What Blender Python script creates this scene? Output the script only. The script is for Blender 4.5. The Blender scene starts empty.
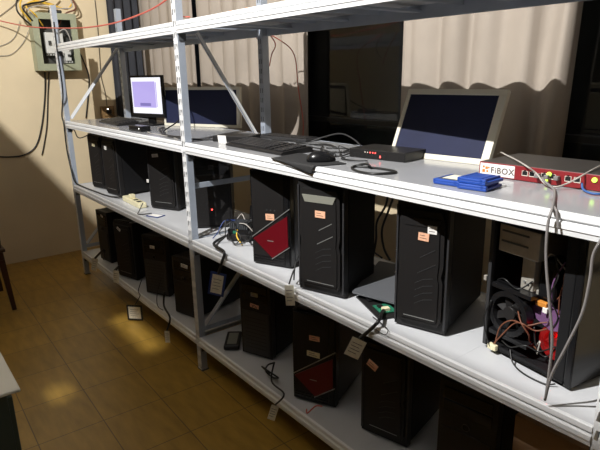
import bpy, bmesh, math, random
from mathutils import Vector, Matrix
random.seed(7)
C = bpy.context.scene.collection
PI = math.pi
SHELF = [0.2032, 0.7585, 1.2594, 1.8212]      # tops of the four shelves
Z0, Z1, Z2, Z3 = SHELF

# ------------------------------------------------------------------ materials
def mat(name, col, rough=.5, metal=0., noise=0., nscale=20., bump=0., bscale=60., emit=None, estr=0., spec=.5, trans=0., coat=0.):
    m = bpy.data.materials.new(name); m.use_nodes = True
    nt = m.node_tree; b = nt.nodes['Principled BSDF']
    b.inputs['Base Color'].default_value = (*col, 1); b.inputs['Roughness'].default_value = rough
    b.inputs['Metallic'].default_value = metal; b.inputs['Specular IOR Level'].default_value = spec
    b.inputs['Transmission Weight'].default_value = trans; b.inputs['Coat Weight'].default_value = coat
    if emit: b.inputs['Emission Color'].default_value = (*emit, 1); b.inputs['Emission Strength'].default_value = estr
    tc = nt.nodes.new('ShaderNodeTexCoord')
    if noise:
        n = nt.nodes.new('ShaderNodeTexNoise'); n.inputs['Scale'].default_value = nscale; n.inputs['Detail'].default_value = 5
        r = nt.nodes.new('ShaderNodeMapRange'); r.inputs[1].default_value = .3; r.inputs[2].default_value = .7
        r.inputs[3].default_value = 1 - noise; r.inputs[4].default_value = 1 + noise
        mx = nt.nodes.new('ShaderNodeVectorMath'); mx.operation = 'SCALE'; mx.inputs[0].default_value = col
        nt.links.new(tc.outputs['Object'], n.inputs['Vector']); nt.links.new(n.outputs['Fac'], r.inputs[0])
        nt.links.new(r.outputs[0], mx.inputs['Scale']); nt.links.new(mx.outputs[0], b.inputs['Base Color'])
    if bump:
        n = nt.nodes.new('ShaderNodeTexNoise'); n.inputs['Scale'].default_value = bscale
        bp = nt.nodes.new('ShaderNodeBump'); bp.inputs['Strength'].default_value = bump; bp.inputs['Distance'].default_value = .002
        nt.links.new(tc.outputs['Object'], n.inputs['Vector']); nt.links.new(n.outputs['Fac'], bp.inputs['Height'])
        nt.links.new(bp.outputs[0], b.inputs['Normal'])
    return m

def floor_mat():
    m = mat('floor_tiles', (.2, .12, .05), .34); nt = m.node_tree; b = nt.nodes['Principled BSDF']
    tc = nt.nodes.new('ShaderNodeTexCoord'); mp = nt.nodes.new('ShaderNodeMapping')
    mp.inputs['Rotation'].default_value = (0, 0, math.radians(1.5)); mp.inputs['Location'].default_value = (.18, .575, 0)
    br = nt.nodes.new('ShaderNodeTexBrick'); br.offset = 0; br.squash = 1
    br.inputs['Scale'].default_value = 1; br.inputs['Brick Width'].default_value = .335; br.inputs['Row Height'].default_value = .29
    br.inputs['Mortar Size'].default_value = .0028; br.inputs['Mortar Smooth'].default_value = .3; br.inputs['Bias'].default_value = -.1
    br.inputs['Color1'].default_value = (.35, .205, .036, 1); br.inputs['Color2'].default_value = (.395, .235, .042, 1); br.inputs['Mortar'].default_value = (.14, .085, .028, 1)
    n = nt.nodes.new('ShaderNodeTexNoise'); n.inputs['Scale'].default_value = 6; n.inputs['Detail'].default_value = 6
    mp2 = nt.nodes.new('ShaderNodeMapping'); mp2.inputs['Scale'].default_value = (1, 4, 1)
    r = nt.nodes.new('ShaderNodeMapRange'); r.inputs[1].default_value = .3; r.inputs[2].default_value = .7; r.inputs[3].default_value = .8; r.inputs[4].default_value = 1.15
    mx = nt.nodes.new('ShaderNodeVectorMath'); mx.operation = 'SCALE'
    L = nt.links.new
    L(tc.outputs['Object'], mp.inputs[0]); L(mp.outputs[0], br.inputs[0]); L(tc.outputs['Object'], mp2.inputs[0]); L(mp2.outputs[0], n.inputs[0])
    L(n.outputs['Fac'], r.inputs[0]); L(br.outputs['Color'], mx.inputs[0]); L(r.outputs[0], mx.inputs['Scale']); L(mx.outputs[0], b.inputs['Base Color'])
    bp = nt.nodes.new('ShaderNodeBump'); bp.inputs['Strength'].default_value = .25; bp.inputs['Distance'].default_value = .003; bp.invert = True
    L(br.outputs['Fac'], bp.inputs['Height']); L(bp.outputs[0], b.inputs['Normal'])
    return m

M = dict(
 floor=floor_mat(),
 wall=mat('cream_plaster', (.76, .63, .42), .8, noise=.04, nscale=3, bump=.15, bscale=90),
 ceil=mat('ceiling_paint', (.16, .15, .14), .9),
 farwall=mat('bounce_absorbing_wall', (.05, .045, .04), .8),  # unseen walls coloured dark to cut bounce light
 rack=mat('white_powder_coat', (.83, .84, .85), .38, noise=.03, nscale=8, bump=.05),
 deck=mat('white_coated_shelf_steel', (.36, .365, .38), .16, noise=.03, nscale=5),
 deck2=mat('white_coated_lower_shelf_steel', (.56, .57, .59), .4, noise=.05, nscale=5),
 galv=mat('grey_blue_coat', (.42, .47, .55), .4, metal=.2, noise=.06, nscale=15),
 bracket=mat('grey_bracket_steel', (.12, .13, .14), .45, metal=.4),
 slot=mat('slot_shadow', (.02, .02, .02), .9),
 steel=mat('black_case_steel', (.012, .012, .013), .5, bump=.15, bscale=300, spec=.2),
 greysteel=mat('grey_case_steel', (.11, .115, .125), .42, bump=.1, bscale=300),
 plastic=mat('black_plastic', (.016, .015, .015), .4, bump=.1, bscale=250, spec=.32),
 gloss=mat('glossy_black_plastic', (.010, .010, .011), .24, spec=.35),
 dim=mat('dark_grey_plastic', (.032, .032, .034), .45),
 silver=mat('silver_trim', (.42, .43, .42), .32, metal=.6),
 bay=mat('champagne_grey_plastic', (.33, .33, .28), .35, metal=.3),
 red=mat('deep_red_plastic', (.12, .004, .009), .30),
 sticker=mat('white_paper_sticker', (.86, .84, .80), .7, noise=.05, nscale=80),
 orange=mat('pale_orange_sticker', (.85, .47, .30), .7, noise=.08, nscale=80),
 ink=mat('printed_ink', (.10, .07, .06), .7),
 orange_ink=mat('orange_ink', (.75, .22, .03), .6),
 paper=mat('yellowed_paper', (.80, .76, .62), .7, noise=.08, nscale=60),
 bluepl=mat('blue_plastic_tag', (.02, .05, .22), .4),
 caddy=mat('bright_blue_plastic', (.018, .07, .36), .35),
 curtain=mat('taupe_curtain_cloth', (.39, .335, .28), .85, noise=.07, nscale=4, bump=.3, bscale=400),
 curtain_edge=mat('cream_curtain_lining', (.70, .62, .48), .85, noise=.05, nscale=5),
 darkcloth=mat('charcoal_curtain_cloth', (.040, .042, .050), .85, noise=.1, nscale=6, bump=.3, bscale=300),
 wframe=mat('dark_window_frame', (.014, .013, .010), .4),
 glass=mat('night_window_glass', (.9, .95, .95), .02, trans=1),
 night=mat('painted_night_dark', (.012, .011, .009), .9),
 beige=mat('beige_bezel_plastic', (.74, .70, .58), .45, noise=.03, nscale=10),
 navy=mat('navy_panel_face', (.005, .009, .042), .75, noise=.08, nscale=12),
 screen=mat('unlit_screen', (.01, .01, .012), .1),
 white_px=mat('lit_screen_white', (.02, .02, .02), .3, emit=(.93, .93, 1.), estr=1.1),
 violet_px=mat('lit_screen_violet', (.02, .02, .02), .3, emit=(.50, .42, .86), estr=1.0),
 violet2_px=mat('lit_screen_dark_violet', (.02, .02, .02), .3, emit=(.22, .18, .50), estr=1.0),
 rubber=mat('black_cable_rubber', (.012, .012, .012), .4),
 greycable=mat('grey_network_cable', (.22, .205, .20), .5),
 whitecable=mat('pale_cable', (.44, .41, .37), .5),
 redcable=mat('red_cord', (.55, .11, .08), .5),
 yellowcable=mat('yellow_wire', (.80, .50, .05), .45),
 browncable=mat('brown_wire', (.17, .06, .03), .5),
 bluecable=mat('blue_wire', (.04, .12, .35), .5),
 applred=mat('dark_red_face', (.25, .018, .022), .38),
 appl=mat('charcoal_device_top', (.045, .04, .036), .42),
 port=mat('port_hole', (.008, .008, .008), .5),
 portrim=mat('white_port_print', (.8, .72, .62), .5),
 green_led=mat('green_led', (.4, .8, .1), .4, emit=(.55, 1., .08), estr=2.0),
 white_led=mat('white_led', (.9, .9, .9), .4, emit=(1, 1, .95), estr=4.),
 red_led=mat('red_led', (.8, .1, .1), .4, emit=(1., .06, .05), estr=5.),
 red_glow=mat('red_lit_fan_plastic', (.12, .006, .006), .3, emit=(1., .02, .02), estr=.16),
 pcb=mat('green_circuit_board', (.02, .16, .09), .4, noise=.3, nscale=90),
 pcb_dark=mat('dark_circuit_board', (.05, .018, .02), .45, noise=.4, nscale=70),
 alu=mat('aluminium', (.55, .52, .46), .4, metal=.45, noise=.1, nscale=40),
 violetm=mat('violet_cooler_shroud', (.24, .12, .26), .35, metal=.3),
 copper=mat('orange_connector', (.65, .25, .04), .45),
 cream=mat('cream_plastic', (.78, .72, .48), .45),
 boxgreen=mat('grey_green_enamel', (.36, .38, .26), .45, noise=.06, nscale=10),
 boxdark=mat('dark_box_interior', (.05, .05, .045), .6),
 breaker=mat('white_breaker_plastic', (.68, .68, .64), .4),
 wood=mat('dark_stained_wood', (.055, .018, .010), .3, noise=.25, nscale=14),
 woodsocket=mat('brown_mounting_block', (.28, .17, .07), .5, noise=.15, nscale=30),
 whitetop=mat('white_laminate', (.62, .64, .64), .4),
 teal=mat('dark_teal_panel', (.035, .06, .062), .5),
 card=mat('brown_cardboard', (.33, .20, .11), .8, noise=.08, nscale=10),
 mousepad=mat('black_mouse_pad_cloth', (.02, .02, .021), .75, bump=.3, bscale=500),
 keycap=mat('black_keycaps', (.02, .02, .022), .35),
 lampm=mat('lamp_and_blocker_paint', (.06, .06, .06), .7),
 lampglow=mat('lamp_bulb_glass', (1, 1, 1), .3, emit=(1, .93, .82), estr=20),
)

# ------------------------------------------------------------------ mesh helpers
class MB:
    def __init__(s): s.bm = bmesh.new(); s.mats = []
    def mi(s, m):
        m = M[m] if isinstance(m, str) else m
        if m not in s.mats: s.mats.append(m)
        return s.mats.index(m)
    def _fin(s, verts, faces, m, mtx):
        if mtx is not None:
            for v in verts: v.co = mtx @ v.co
        i = s.mi(m)
        for f in faces: f.material_index = i
    def box(s, x0, x1, y0, y1, z0, z1, m, mtx=None, bev=0, seg=2):
        t = bmesh.new(); bmesh.ops.create_cube(t, size=1)
        for v in t.verts:
            v.co = Vector(((x0+x1)/2+v.co.x*(x1-x0), (y0+y1)/2+v.co.y*(y1-y0), (z0+z1)/2+v.co.z*(z1-z0)))
        if bev: bmesh.ops.bevel(t, geom=t.edges[:], offset=bev, segments=seg, affect='EDGES', profile=.5)
        s.merge(t, m, mtx); return s
    def merge(s, t, m, mtx=None):
        i = s.mi(m); mp = {}
        for v in t.verts: mp[v] = s.bm.verts.new(mtx @ v.co if mtx is not None else v.co)
        for f in t.faces:
            try: g = s.bm.faces.new([mp[v] for v in f.verts])
            except ValueError: continue
            g.material_index = i; g.smooth = f.smooth
        t.free()
    def prism(s, pts, a, b, m, axis='y', mtx=None):
        """polygon pts extruded from a to b; axis y: pts are (x,z), axis x: (y,z), axis z: (x,y)"""
        f3 = {'y': lambda p, h: (p[0], h, p[1]), 'x': lambda p, h: (h, p[0], p[1]), 'z': lambda p, h: (p[0], p[1], h)}[axis]
        t = bmesh.new()
        A = [t.verts.new(f3(p, a)) for p in pts]; B = [t.verts.new(f3(p, b)) for p in pts]; n = len(pts)
        t.faces.new(A); t.faces.new(B[::-1])
        for k in range(n): t.faces.new((A[k], B[k], B[(k+1) % n], A[(k+1) % n]))
        bmesh.ops.recalc_face_normals(t, faces=t.faces[:])
        s.merge(t, m, mtx); return s
    def cyl(s, p, q, r, m, seg=16, r2=None, mtx=None, smooth=True):
        p = Vector(p); q = Vector(q); d = q-p; r2 = r if r2 is None else r2
        t = bmesh.new(); bmesh.ops.create_cone(t, cap_ends=True, segments=seg, radius1=r, radius2=r2, depth=d.length)
        R = d.to_track_quat('Z', 'Y').to_matrix().to_4x4()
        T = Matrix.Translation((p+q)/2) @ R
        for v in t.verts: v.co = T @ v.co
        for f in t.faces: f.smooth = smooth and len(f.verts) == 4
        s.merge(t, m, mtx); return s
    def ring(s, c, ax, r0, r1, h, m, seg=28, mtx=None):
        c = Vector(c); ax = Vector(ax).normalized(); R = ax.to_track_quat('Z', 'Y').to_matrix()
        t = bmesh.new(); V = []
        for k in range(seg):
            a = 2*PI*k/seg; u = R @ Vector((math.cos(a), math.sin(a), 0))
            V.append([t.verts.new(c+u*r0-ax*h/2), t.verts.new(c+u*r1-ax*h/2), t.verts.new(c+u*r1+ax*h/2), t.verts.new(c+u*r0+ax*h/2)])
        for k in range(seg):
            a, b = V[k], V[(k+1) % seg]
            for j in range(4): t.faces.new((a[j], b[j], b[(j+1) % 4], a[(j+1) % 4]))
        bmesh.ops.recalc_face_normals(t, faces=t.faces[:])
        s.merge(t, m, mtx); return s
    def tube(s, pts, r, m, seg=8, sub=6, mtx=None):
        P = smooth_path([Vector(p) for p in pts], sub)
        t = bmesh.new(); rings = []; up = None
        for k, p in enumerate(P):
            d = (P[min(k+1, len(P)-1)]-P[max(k-1, 0)])
            if d.length < 1e-7: d = Vector((0, 0, 1))
            d.normalize()
            if up is None: up = d.orthogonal().normalized()
            up = (up-d*up.dot(d)); up = up.normalized() if up.length > 1e-6 else d.orthogonal().normalized()
            w = d.cross(up)
            rings.append([t.verts.new(p+(up*math.cos(2*PI*j/seg)+w*math.sin(2*PI*j/seg))*r) for j in range(seg)])
        for a, b in zip(rings, rings[1:]):
            for j in range(seg):
                f = t.faces.new((a[j], a[(j+1) % seg], b[(j+1) % seg], b[j])); f.smooth = True
        t.faces.new(rings[0][::-1]); t.faces.new(rings[-1])
        s.merge(t, m, mtx); return s
    def build(s, name, parent=None, loc=None, rz=0):
        me = bpy.data.meshes.new(name); s.bm.to_mesh(me); s.bm.free()
        for m in s.mats: me.materials.append(m)
        o = bpy.data.objects.new(name, me); C.objects.link(o)
        if parent: o.parent = parent
        if loc is not None: o.location = loc
        o.rotation_euler.z = rz
        return o

def smooth_path(P, n):
    if len(P) < 3: return P
    out = []
    for i in range(len(P)-1):
        p0 = P[max(i-1, 0)]; p1 = P[i]; p2 = P[i+1]; p3 = P[min(i+2, len(P)-1)]
        for k in range(n):
            t = k/n; t2 = t*t; t3 = t2*t
            out.append(.5*((2*p1)+(p2-p0)*t+(2*p0-5*p1+4*p2-p3)*t2+(3*p1-p0-3*p2+p3)*t3))
    out.append(P[-1]); return out

def thing(name, label, cat, loc=(0, 0, 0), rz=0, group=None):
    o = bpy.data.objects.new(name, None); C.objects.link(o); o.empty_display_size = .05
    o.location = loc; o.rotation_euler.z = rz
    return tag(o, label, cat, group)
def tag(o, label, cat, group=None):
    o['label'] = label; o['category'] = cat
    if group: o['group'] = group
    return o
def struct(o): o['kind'] = 'structure'; return o
def part_label(o, l): o['label'] = l; return o

# ------------------------------------------------------------------ the room
XL, YB, XR, YF, H = -2.68, 1.0, 5.2, -3.6, 4.0
struct(MB().box(XL-.1, XR+.1, YF-.1, YB+.12, -.1, 0, 'floor').build('floor'))
struct(MB().box(XL-.1, XR+.1, YF-.1, YB+.12, H, H+.1, 'ceil').build('ceiling'))
struct(MB().box(XL-.1, XL, YF-.1, YB+.12, 0, H, 'wall').build('wall_left'))
struct(MB().box(XR, XR+.1, YF-.1, YB+.12, 0, H, 'farwall').build('wall_right'))
struct(MB().box(XL, XR, YF-.1, YF, 0, H, 'farwall').build('wall_front'))
WX0, WX1, WZ0, WZ1 = -2.35, 3.6, 1.10, 2.75  # window carried below its sill; dark glass stands in for shaded wall
w = MB()
w.box(XL, XR, YB, YB+.12, 0, WZ0, 'wall'); w.box(XL, XR, YB, YB+.12, WZ1, H, 'wall')
w.box(XL, WX0, YB, YB+.12, WZ0, WZ1, 'wall'); w.box(WX1, XR, YB, YB+.12, WZ0, WZ1, 'wall')
struct(w.build('wall_back'))
win = bpy.data.objects.new('window_1', None); C.objects.link(win); win.location = (0, YB, 0); struct(win)
f = MB()
for z in (WZ0, WZ1-.05): f.box(WX0, WX1, .03, .08, z, z+.05, 'wframe', bev=.004)
f.box(WX0+.05, WX1-.05, .03, .07, 1.285, 1.315, 'wframe', bev=.004)
for x in (WX0, -.9, 1.1, 2.5, WX1-.05): f.box(x, x+.05, .03, .08, WZ0+.05, WZ1-.05, 'wframe', bev=.004)
f.build('window_frame', win)
MB().box(WX0+.02, WX1-.02, .05, .056, WZ0+.02, WZ1-.02, 'glass').build('pane', win)
MB().box(WX0-.5, WX1+.5, .9, 1.0, .2, 3.2, 'night').build('night_backdrop', win)  # added near-black sheet standing in for the night outside

def curtain(x0, x1, z0, z1, y, folds, amp, m, shear=0., grow=0., seed=1, xtop=None, along='x', fixed=None):
    rnd = random.Random(seed); nx = folds*10; nz = 26; ph = [rnd.uniform(-.6, .6) for _ in range(folds+2)]; am = [rnd.uniform(.55, 1.25) for _ in range(folds+2)]
    b = MB(); g = []
    for j in range(nz+1):
        v = j/nz; z = z0+(z1-z0)*v; row = []
        for i in range(nx+1):
            u = i/nx; k = u*folds; q = int(min(k, folds-1e-6))
            a = am[q]*(1-(k-q))+am[q+1]*(k-q); p = ph[q]*(1-(k-q))+ph[q+1]*(k-q)
            yy = a*amp*(1-grow+2*grow*u)*(math.sin(2*PI*k+p+.5*(1-v))+.25*math.sin(5.3*k+3*v))*(1.0-.15*v)
            xx = x0+(x1-x0)*u+(shear*(v-.0)*u)+.012*math.sin(2.2*PI*k+2*v)
            row.append(b.bm.verts.new((xx, y+yy, z) if along == 'x' else (y-yy, xx, z)))
        g.append(row)
    mi = b.mi(m)
    for j in range(nz):
        for i in range(nx):
            fc = b.bm.faces.new((g[j][i], g[j][i+1], g[j+1][i+1], g[j+1][i])); fc.smooth = True; fc.material_index = mi
    o = b.build('curtain')
    sd = o.modifiers.new('thick', 'SOLIDIFY'); sd.thickness = .004
    return o
o = curtain(-2.63, -1.575, 1.05, 2.9, .95, 6, .020, 'curtain', seed=3); tag(o, 'taupe curtain behind the lit monitor, nearest the left wall corner', 'curtain')
o = curtain(-1.56, -.17, 1.05, 2.9, .95, 8, .024, 'curtain', seed=5); tag(o, 'taupe pleated curtain ending at the dark pane behind the long keyboard', 'curtain')
o = curtain(.58, 1.42, 1.05, 2.9, .95, 5, .032, 'curtain', grow=.7, shear=.10, seed=9); tag(o, 'taupe curtain behind the navy panel at right, between two dark panes', 'curtain')
o = curtain(.655, .95, .9, 2.9, XL+.04, 4, .018, 'darkcloth', seed=12, along='y'); tag(o, 'charcoal cloth hanging on the left wall close to the room corner', 'curtain')
cr = thing('curtain_rail', 'thin metal rail above the window carrying the taupe curtains', 'curtain rail', (0, .93, 2.9))
MB().cyl((-2.66, 0, .012), (3.6, 0, .012), .012, 'bracket').build('rail', cr)
MB().box(-1.0, -.97, 0, .07, .0, .03, 'bracket').box(2.0, 2.03, 0, .07, .0, .03, 'bracket').build('wall_bracket', cr)

# ------------------------------------------------------------------ the storage rack
D = .52; PW = .042; PD = .036
POSTX = [-2.0, 0.0, 2.0574]
rack = thing('storage_rack', 'long white slotted steel rack with four shelves carrying all the computers', 'rack', (0, 0, 0))
def post(x, ztop, front=True):
    b = MB(); t = .0022; pitch = .05; n = int(ztop/pitch); bm = b.bm; mi = b.mi('rack'); c = x+PW/2
    y = 0 if front else D
    def quad(*p):
        fc = bm.faces.new([bm.verts.new(q) for q in p]); fc.material_index = mi
    def cell(xa, xb, za, zb, sl):
        cx = (xa+xb)/2; cz = (za+zb)/2; hw = .0048; hh = .0135
        ho = [(cx-hw-sl, cz-hh), (cx+hw-sl, cz-hh), (cx+hw+sl, cz+hh), (cx-hw+sl, cz+hh)]
        ou = [(xa, za), (xb, za), (xb, zb), (xa, zb)]
        for k in range(4):
            a, bb = ou[k], ou[(k+1) % 4]; p, q = ho[k], ho[(k+1) % 4]
            quad((a[0], y, a[1]), (bb[0], y, bb[1]), (q[0], y, q[1]), (p[0], y, p[1]))
    h = ztop/n
    for i in range(n):
        za = i*h; zb = za+h
        cell(x, c, za, zb, .002); 
        cell(c, x+PW, za, zb, -.002)
    s = 1 if front else -1
    ya, yb = sorted((y, y+s*PD))
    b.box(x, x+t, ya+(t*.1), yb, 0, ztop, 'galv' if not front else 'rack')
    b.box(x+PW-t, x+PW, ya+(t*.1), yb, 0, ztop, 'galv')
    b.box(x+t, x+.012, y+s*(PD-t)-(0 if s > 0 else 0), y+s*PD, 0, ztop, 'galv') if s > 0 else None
    return b.build('post', rack)
for x in POSTX:
    post(x, 2.093)
    # rear posts, a plain channel with its open side to the wall
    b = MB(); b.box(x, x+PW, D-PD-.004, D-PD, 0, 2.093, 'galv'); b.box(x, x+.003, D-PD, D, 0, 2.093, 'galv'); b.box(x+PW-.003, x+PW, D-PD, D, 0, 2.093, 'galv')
    for k in range(40): b.box(x+.010, x+.014, D-PD-.0046, D-PD-.0035, .03+k*.05, .055+k*.05, 'slot'); b.box(x+.026, x+.030, D-PD-.0046, D-PD-.0035, .03+k*.05, .055+k*.05, 'slot')
    b.build('post', rack)
    for y0 in (-.002, D-PD-.006): MB().box(x-.004, x+PW+.004, y0, y0+PD+.008, 0, .006, 'bracket').build('foot', rack)
prof = [(0, 0), (-.003, -.002), (-.004, -.015), (.003, -.0185), (.003, -.0215), (-.006, -.026), (-.007, -.038), (-.004, -.041), (-.003, -.053), (.004, -.053), (.008, -.004), (.008, 0)]
for i in range(2):
    xa = POSTX[i]+PW+.0005; xb = POSTX[i+1]-.0005
    for k, z in enumerate(SHELF):
        MB().prism([(y, z+h) for y, h in prof], xa, xb, 'rack', 'x').build('beam', rack)
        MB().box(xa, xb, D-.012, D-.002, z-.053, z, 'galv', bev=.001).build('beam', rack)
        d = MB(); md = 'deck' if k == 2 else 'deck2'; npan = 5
        for j in range(npan):
            a = xa+(xb-xa)*j/npan; c = xa+(xb-xa)*(j+1)/npan
            d.box(a+.0002, c-.0002, .0085, D-.0125, z-.004, z-.0005, md)
            for q in (a+.004, c-.008): d.box(q, q+.004, .014, D-.016, z-.022, z-.004, 'galv')
        for j in range(1, npan): 
            a = xa+(xb-xa)*(j)/npan-.2; d.box(a-.02, a+.02, .012, D-.014, z-.03, z-.022, 'galv')
        d.build('shelf_panel', rack)
        for xx, s in ((xa, -1), (xb-.004, 1)):
            MB().box(xx, xx+.004, .006, PD+.006, z-.085, z-.054, 'bracket').build('corner_bracket', rack)
for x in POSTX:
    q = x+.017
    for z, zt in ((.225, .25), (.735, .757)) + (((1.02, 1.047),) if x > -1 else ()):
        MB().box(q, q+.008, PD, D-PD-.005, z, zt, 'galv', bev=.001).build('cross_bar', rack)
def strut(x, y0, z0, y1, z1):
    a = Vector((0, y0, z0)); c = Vector((0, y1, z1)); d = (c-a).normalized(); n = Vector((0, -d.z, d.y))*.011
    MB().prism([((a-n).y, (a-n).z), ((a+n).y, (a+n).z), ((c+n).y, (c+n).z), ((c-n).y, (c-n).z)], x, x+.004, 'rack', 'x').prism([((a-n).y, (a-n).z), ((a-n*.8).y, (a-n*.8).z), ((c-n*.8).y, (c-n*.8).z), ((c-n).y, (c-n).z)], x+.004, x+.012, 'galv', 'x').build('diagonal_brace', rack)
for x in POSTX:
    strut(x+.027, .045, .262, .47, .715) 
    if x < -1: strut(x+.027, .045, 1.275, .47, 1.80)
    else: strut(x+.027, .11, 1.775, .43, 1.262)

# ------------------------------------------------------------------ computer towers
def text_mesh(s, size, m, name, parent, mtx, ext=.0004):
    cu = bpy.data.curves.new(name, 'FONT'); cu.body = s; cu.size = size; cu.extrude = ext; cu.align_x = 'LEFT'; cu.offset = size*.016; cu.space_character = 1.12
    t = bpy.data.objects.new('tmp', cu); C.objects.link(t)
    me = bpy.data.meshes.new_from_object(t.evaluated_get(bpy.context.evaluated_depsgraph_get()))
    bpy.data.objects.remove(t); me.materials.clear(); me.materials.append(M[m])
    o = bpy.data.objects.new(name, me); C.objects.link(o); o.parent = parent; o.matrix_local = mtx
    return o

def stick(t, x0, x1, z0, z1, m, y=-.0045, tilt=0, label=None, lines=True):
    cx, cz = (x0+x1)/2, (z0+z1)/2
    R = Matrix.Translation((cx, 0, cz)) @ Matrix.Rotation(tilt, 4, 'Y') @ Matrix.Translation((-cx, 0, -cz))
    b = MB().box(x0, x1, y-.0006, y, z0, z1, m, R)
    if lines:
        for k in range(2):
            z = z0+(z1-z0)*(.32+.34*k); b.box(x0+.15*(x1-x0), x1-(.2+.2*k)*(x1-x0), y-.0008, y-.0006, z-.0009, z+.0009, 'ink', R)
    o = b.build('sticker', t)
    if label: o['label'] = label
    return o

def tower(label, x, y, z, yaw, w=.19, h=.42, d=.41, style='plain', stickers=(), side='steel', group=None, led=None):
    t = thing('computer_tower', label, 'computer', (x, y, z+.0004), math.radians(yaw), group)
    # case body with the raised right side panel
    b = MB(); b.box(.003, w-.003, .038, d, .012, h, side, bev=.003)
    b.build('case', t)
    for xs in (0.0, w-.0035):
        p = MB().box(xs, xs+.0035, .044, d-.004, .018, h-.006, side, bev=.001)
        for k in range(2): p.cyl((xs+.00175, d-.002, .06+k*.29), (xs+.00175, d+.006, .06+k*.29), .004, 'silver', 8)
        p.build('side_panel', t)
    r = MB(); r.box(.015, w-.015, d-.001, d+.002, h-.1, h-.015, 'galv'); r.ring((w*.5, d+.003, h-.16), (0, 1, 0), .03, .038, .003, 'bracket'); r.box(.02, .06, d, d+.003, .12, .27, 'bracket')
    for k in range(5): r.box(.07, w-.02, d, d+.002, .04+k*.016, .05+k*.016, 'galv')
    r.build('rear_panel', t)
    for fx in (.02, w-.045):
        for fy in (.05, d-.06):
            MB().box(fx, fx+.025, fy, fy+.03, 0, .0125, 'plastic', bev=.002).build('foot', t)
    # front plastic
    f = MB()
    if style == 'chevron':
        f.prism([(0, .006), (w, .006), (w, h+.004), (0, h+.004)], .012, .039, 'plastic')
        c = .022   # raised centre shield with cut corners
        f.prism([(c, .03), (w-c, .03), (w-.012, .05), (w-.012, h*.42), (w-.018, h*.47), (w-.012, h*.55), (w-.014, h-.05), (w-c-.004, h-.02), (c+.004, h-.02), (.014, h-.05), (.012, h*.55), (.018, h*.47), (.012, h*.42), (.012, .05)], 0, .013, 'plastic')
        f.prism([(c+.006, .042), (w-c-.006, .042), (w-c-.002, .056), (w-c-.002, h*.42), (w-c-.007, h*.47), (w-c-.004, h*.56), (w-c-.006, h-.065), (w-c-.014, h-.048), (c+.014, h-.048), (c+.006, h-.065), (c+.004, h*.56), (c+.007, h*.47), (c+.002, h*.42), (c+.002, .056)], -.004, .001, 'plastic')
        f.box(0, .006, .006, .013, .02, h-.01, 'dim'); f.box(w-.006, w, .006, .013, .02, h-.01, 'dim')
        f.build('front_panel', t)
        o = MB()
        o.prism([(w*.20, h-.068), (w*.80, h-.068), (w*.86, h-.042), (w*.14, h-.042)], -.006, .001, 'bay' if led != 'nobay' else 'plastic'); o.build('drive_bay_cover', t)
        g = MB()
        for k, (u0, v0, u1, v1) in enumerate(((.50, .60, .78, .675), (.46, .475, .80, .565))):
            e = .0016; g.prism([(u0*w, v0*h-e), (u1*w, v1*h-e), (u1*w, v1*h+e), (u0*w, v0*h+e)], -.0055, -.0035, 'silver' if led != 'nobay' else 'dim')
        for k in range(4):
            v = .42-.055*k; g.prism([(.42*w, (v-.03)*h), (.58*w, (v+.012)*h), (.58*w, (v+.018)*h), (.42*w, (v-.024)*h)], -.005, -.0038, 'dim')
            g.prism([(.58*w, (v+.012)*h), (.76*w, (v+.03)*h), (.76*w, (v+.036)*h), (.58*w, (v+.018)*h)], -.005, -.0038, 'dim')
        g.box(w*.22, w*.82, -.0048, -.0038, .050, .0525, 'silver'); g.build('trim_line', t)
        MB().box(.025, w-.04, .016, .034, h+.004, h+.009, 'gloss', bev=.002).cyl((w-.03, .025, h+.004), (w-.03, .025, h+.008), .007, 'silver').build('top_control_strip', t)
    elif style == 'diamond':
        f.box(0, w, .004, .039, .006, h+.002, 'gloss', bev=.003)
        f.box(.008, w-.03, .0, .005, .012, h-.004, 'plastic', bev=.0015)
        for k in range(3): f.box(.012, w-.032, -.0012, .001, .016+k*.012, .022+k*.012, 'gloss')
        f.prism([(w-.028, .012), (w-.006, .012), (w-.006, h-.004), (w-.028, h-.004)], .0, .005, 'gloss')
        f.build('front_panel', t)
        MB().prism([(.05*w, .285*h), (.94*w, .56*h), (.95*w, .24*h), (.54*w, .095*h)], -.004, .001, 'red').build('red_panel', t)['label'] = 'dark red angular plate'
        g = MB(); e = .0022
        g.prism([(.02*w, .300*h-e), (1.0*w, .635*h-e), (1.0*w, .635*h+e), (.02*w, .300*h+e)], -.004, .001, 'silver')
        g.prism([(.52*w, .085*h-e), (.98*w, .235*h-e), (.98*w, .235*h+e), (.52*w, .085*h+e)], -.004, .001, 'silver')
        g.box(.42*w, .58*w, -.0048, -.003, .275*h, .283*h, 'silver'); g.build('silver_trim', t)
        for k in range(3): MB().cyl((w*(.42+.1*k), -.0015, .60*h), (w*(.42+.1*k), .002, .60*h), .004, 'dim', 12).build('front_port', t)
        MB().box(.02, w-.03, .012, .030, h+.002, h+.006, 'gloss', bev=.0015).build('top_control_strip', t)
    else:
        f.box(0, w, .004, .039, .006, h+.002, 'plastic', bev=.004)
        f.box(.012, w-.012, .0, .006, .018, h*.60, 'dim' if style == 'mesh' else 'plastic', bev=.002)
        f.build('front_panel', t)
        for k in range(2): MB().box(.018, w-.018, .0, .0055, h-.065-.046*k, h-.024-.046*k, 'gloss', bev=.0015).build('drive_bay_cover', t)
        v = MB()
        for k in range(9): v.box(.03, w-.03, -.0004, .001, .05+k*.02, .053+k*.02, 'plastic')
        v.build('vent_slats', t)
        MB().cyl((w/2, -.001, h*.66), (w/2, .005, h*.66), .011, 'gloss', 20).ring((w/2, -.001, h*.66), (0, 1, 0), .011, .013, .003, 'dim').build('power_button', t)
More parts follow.
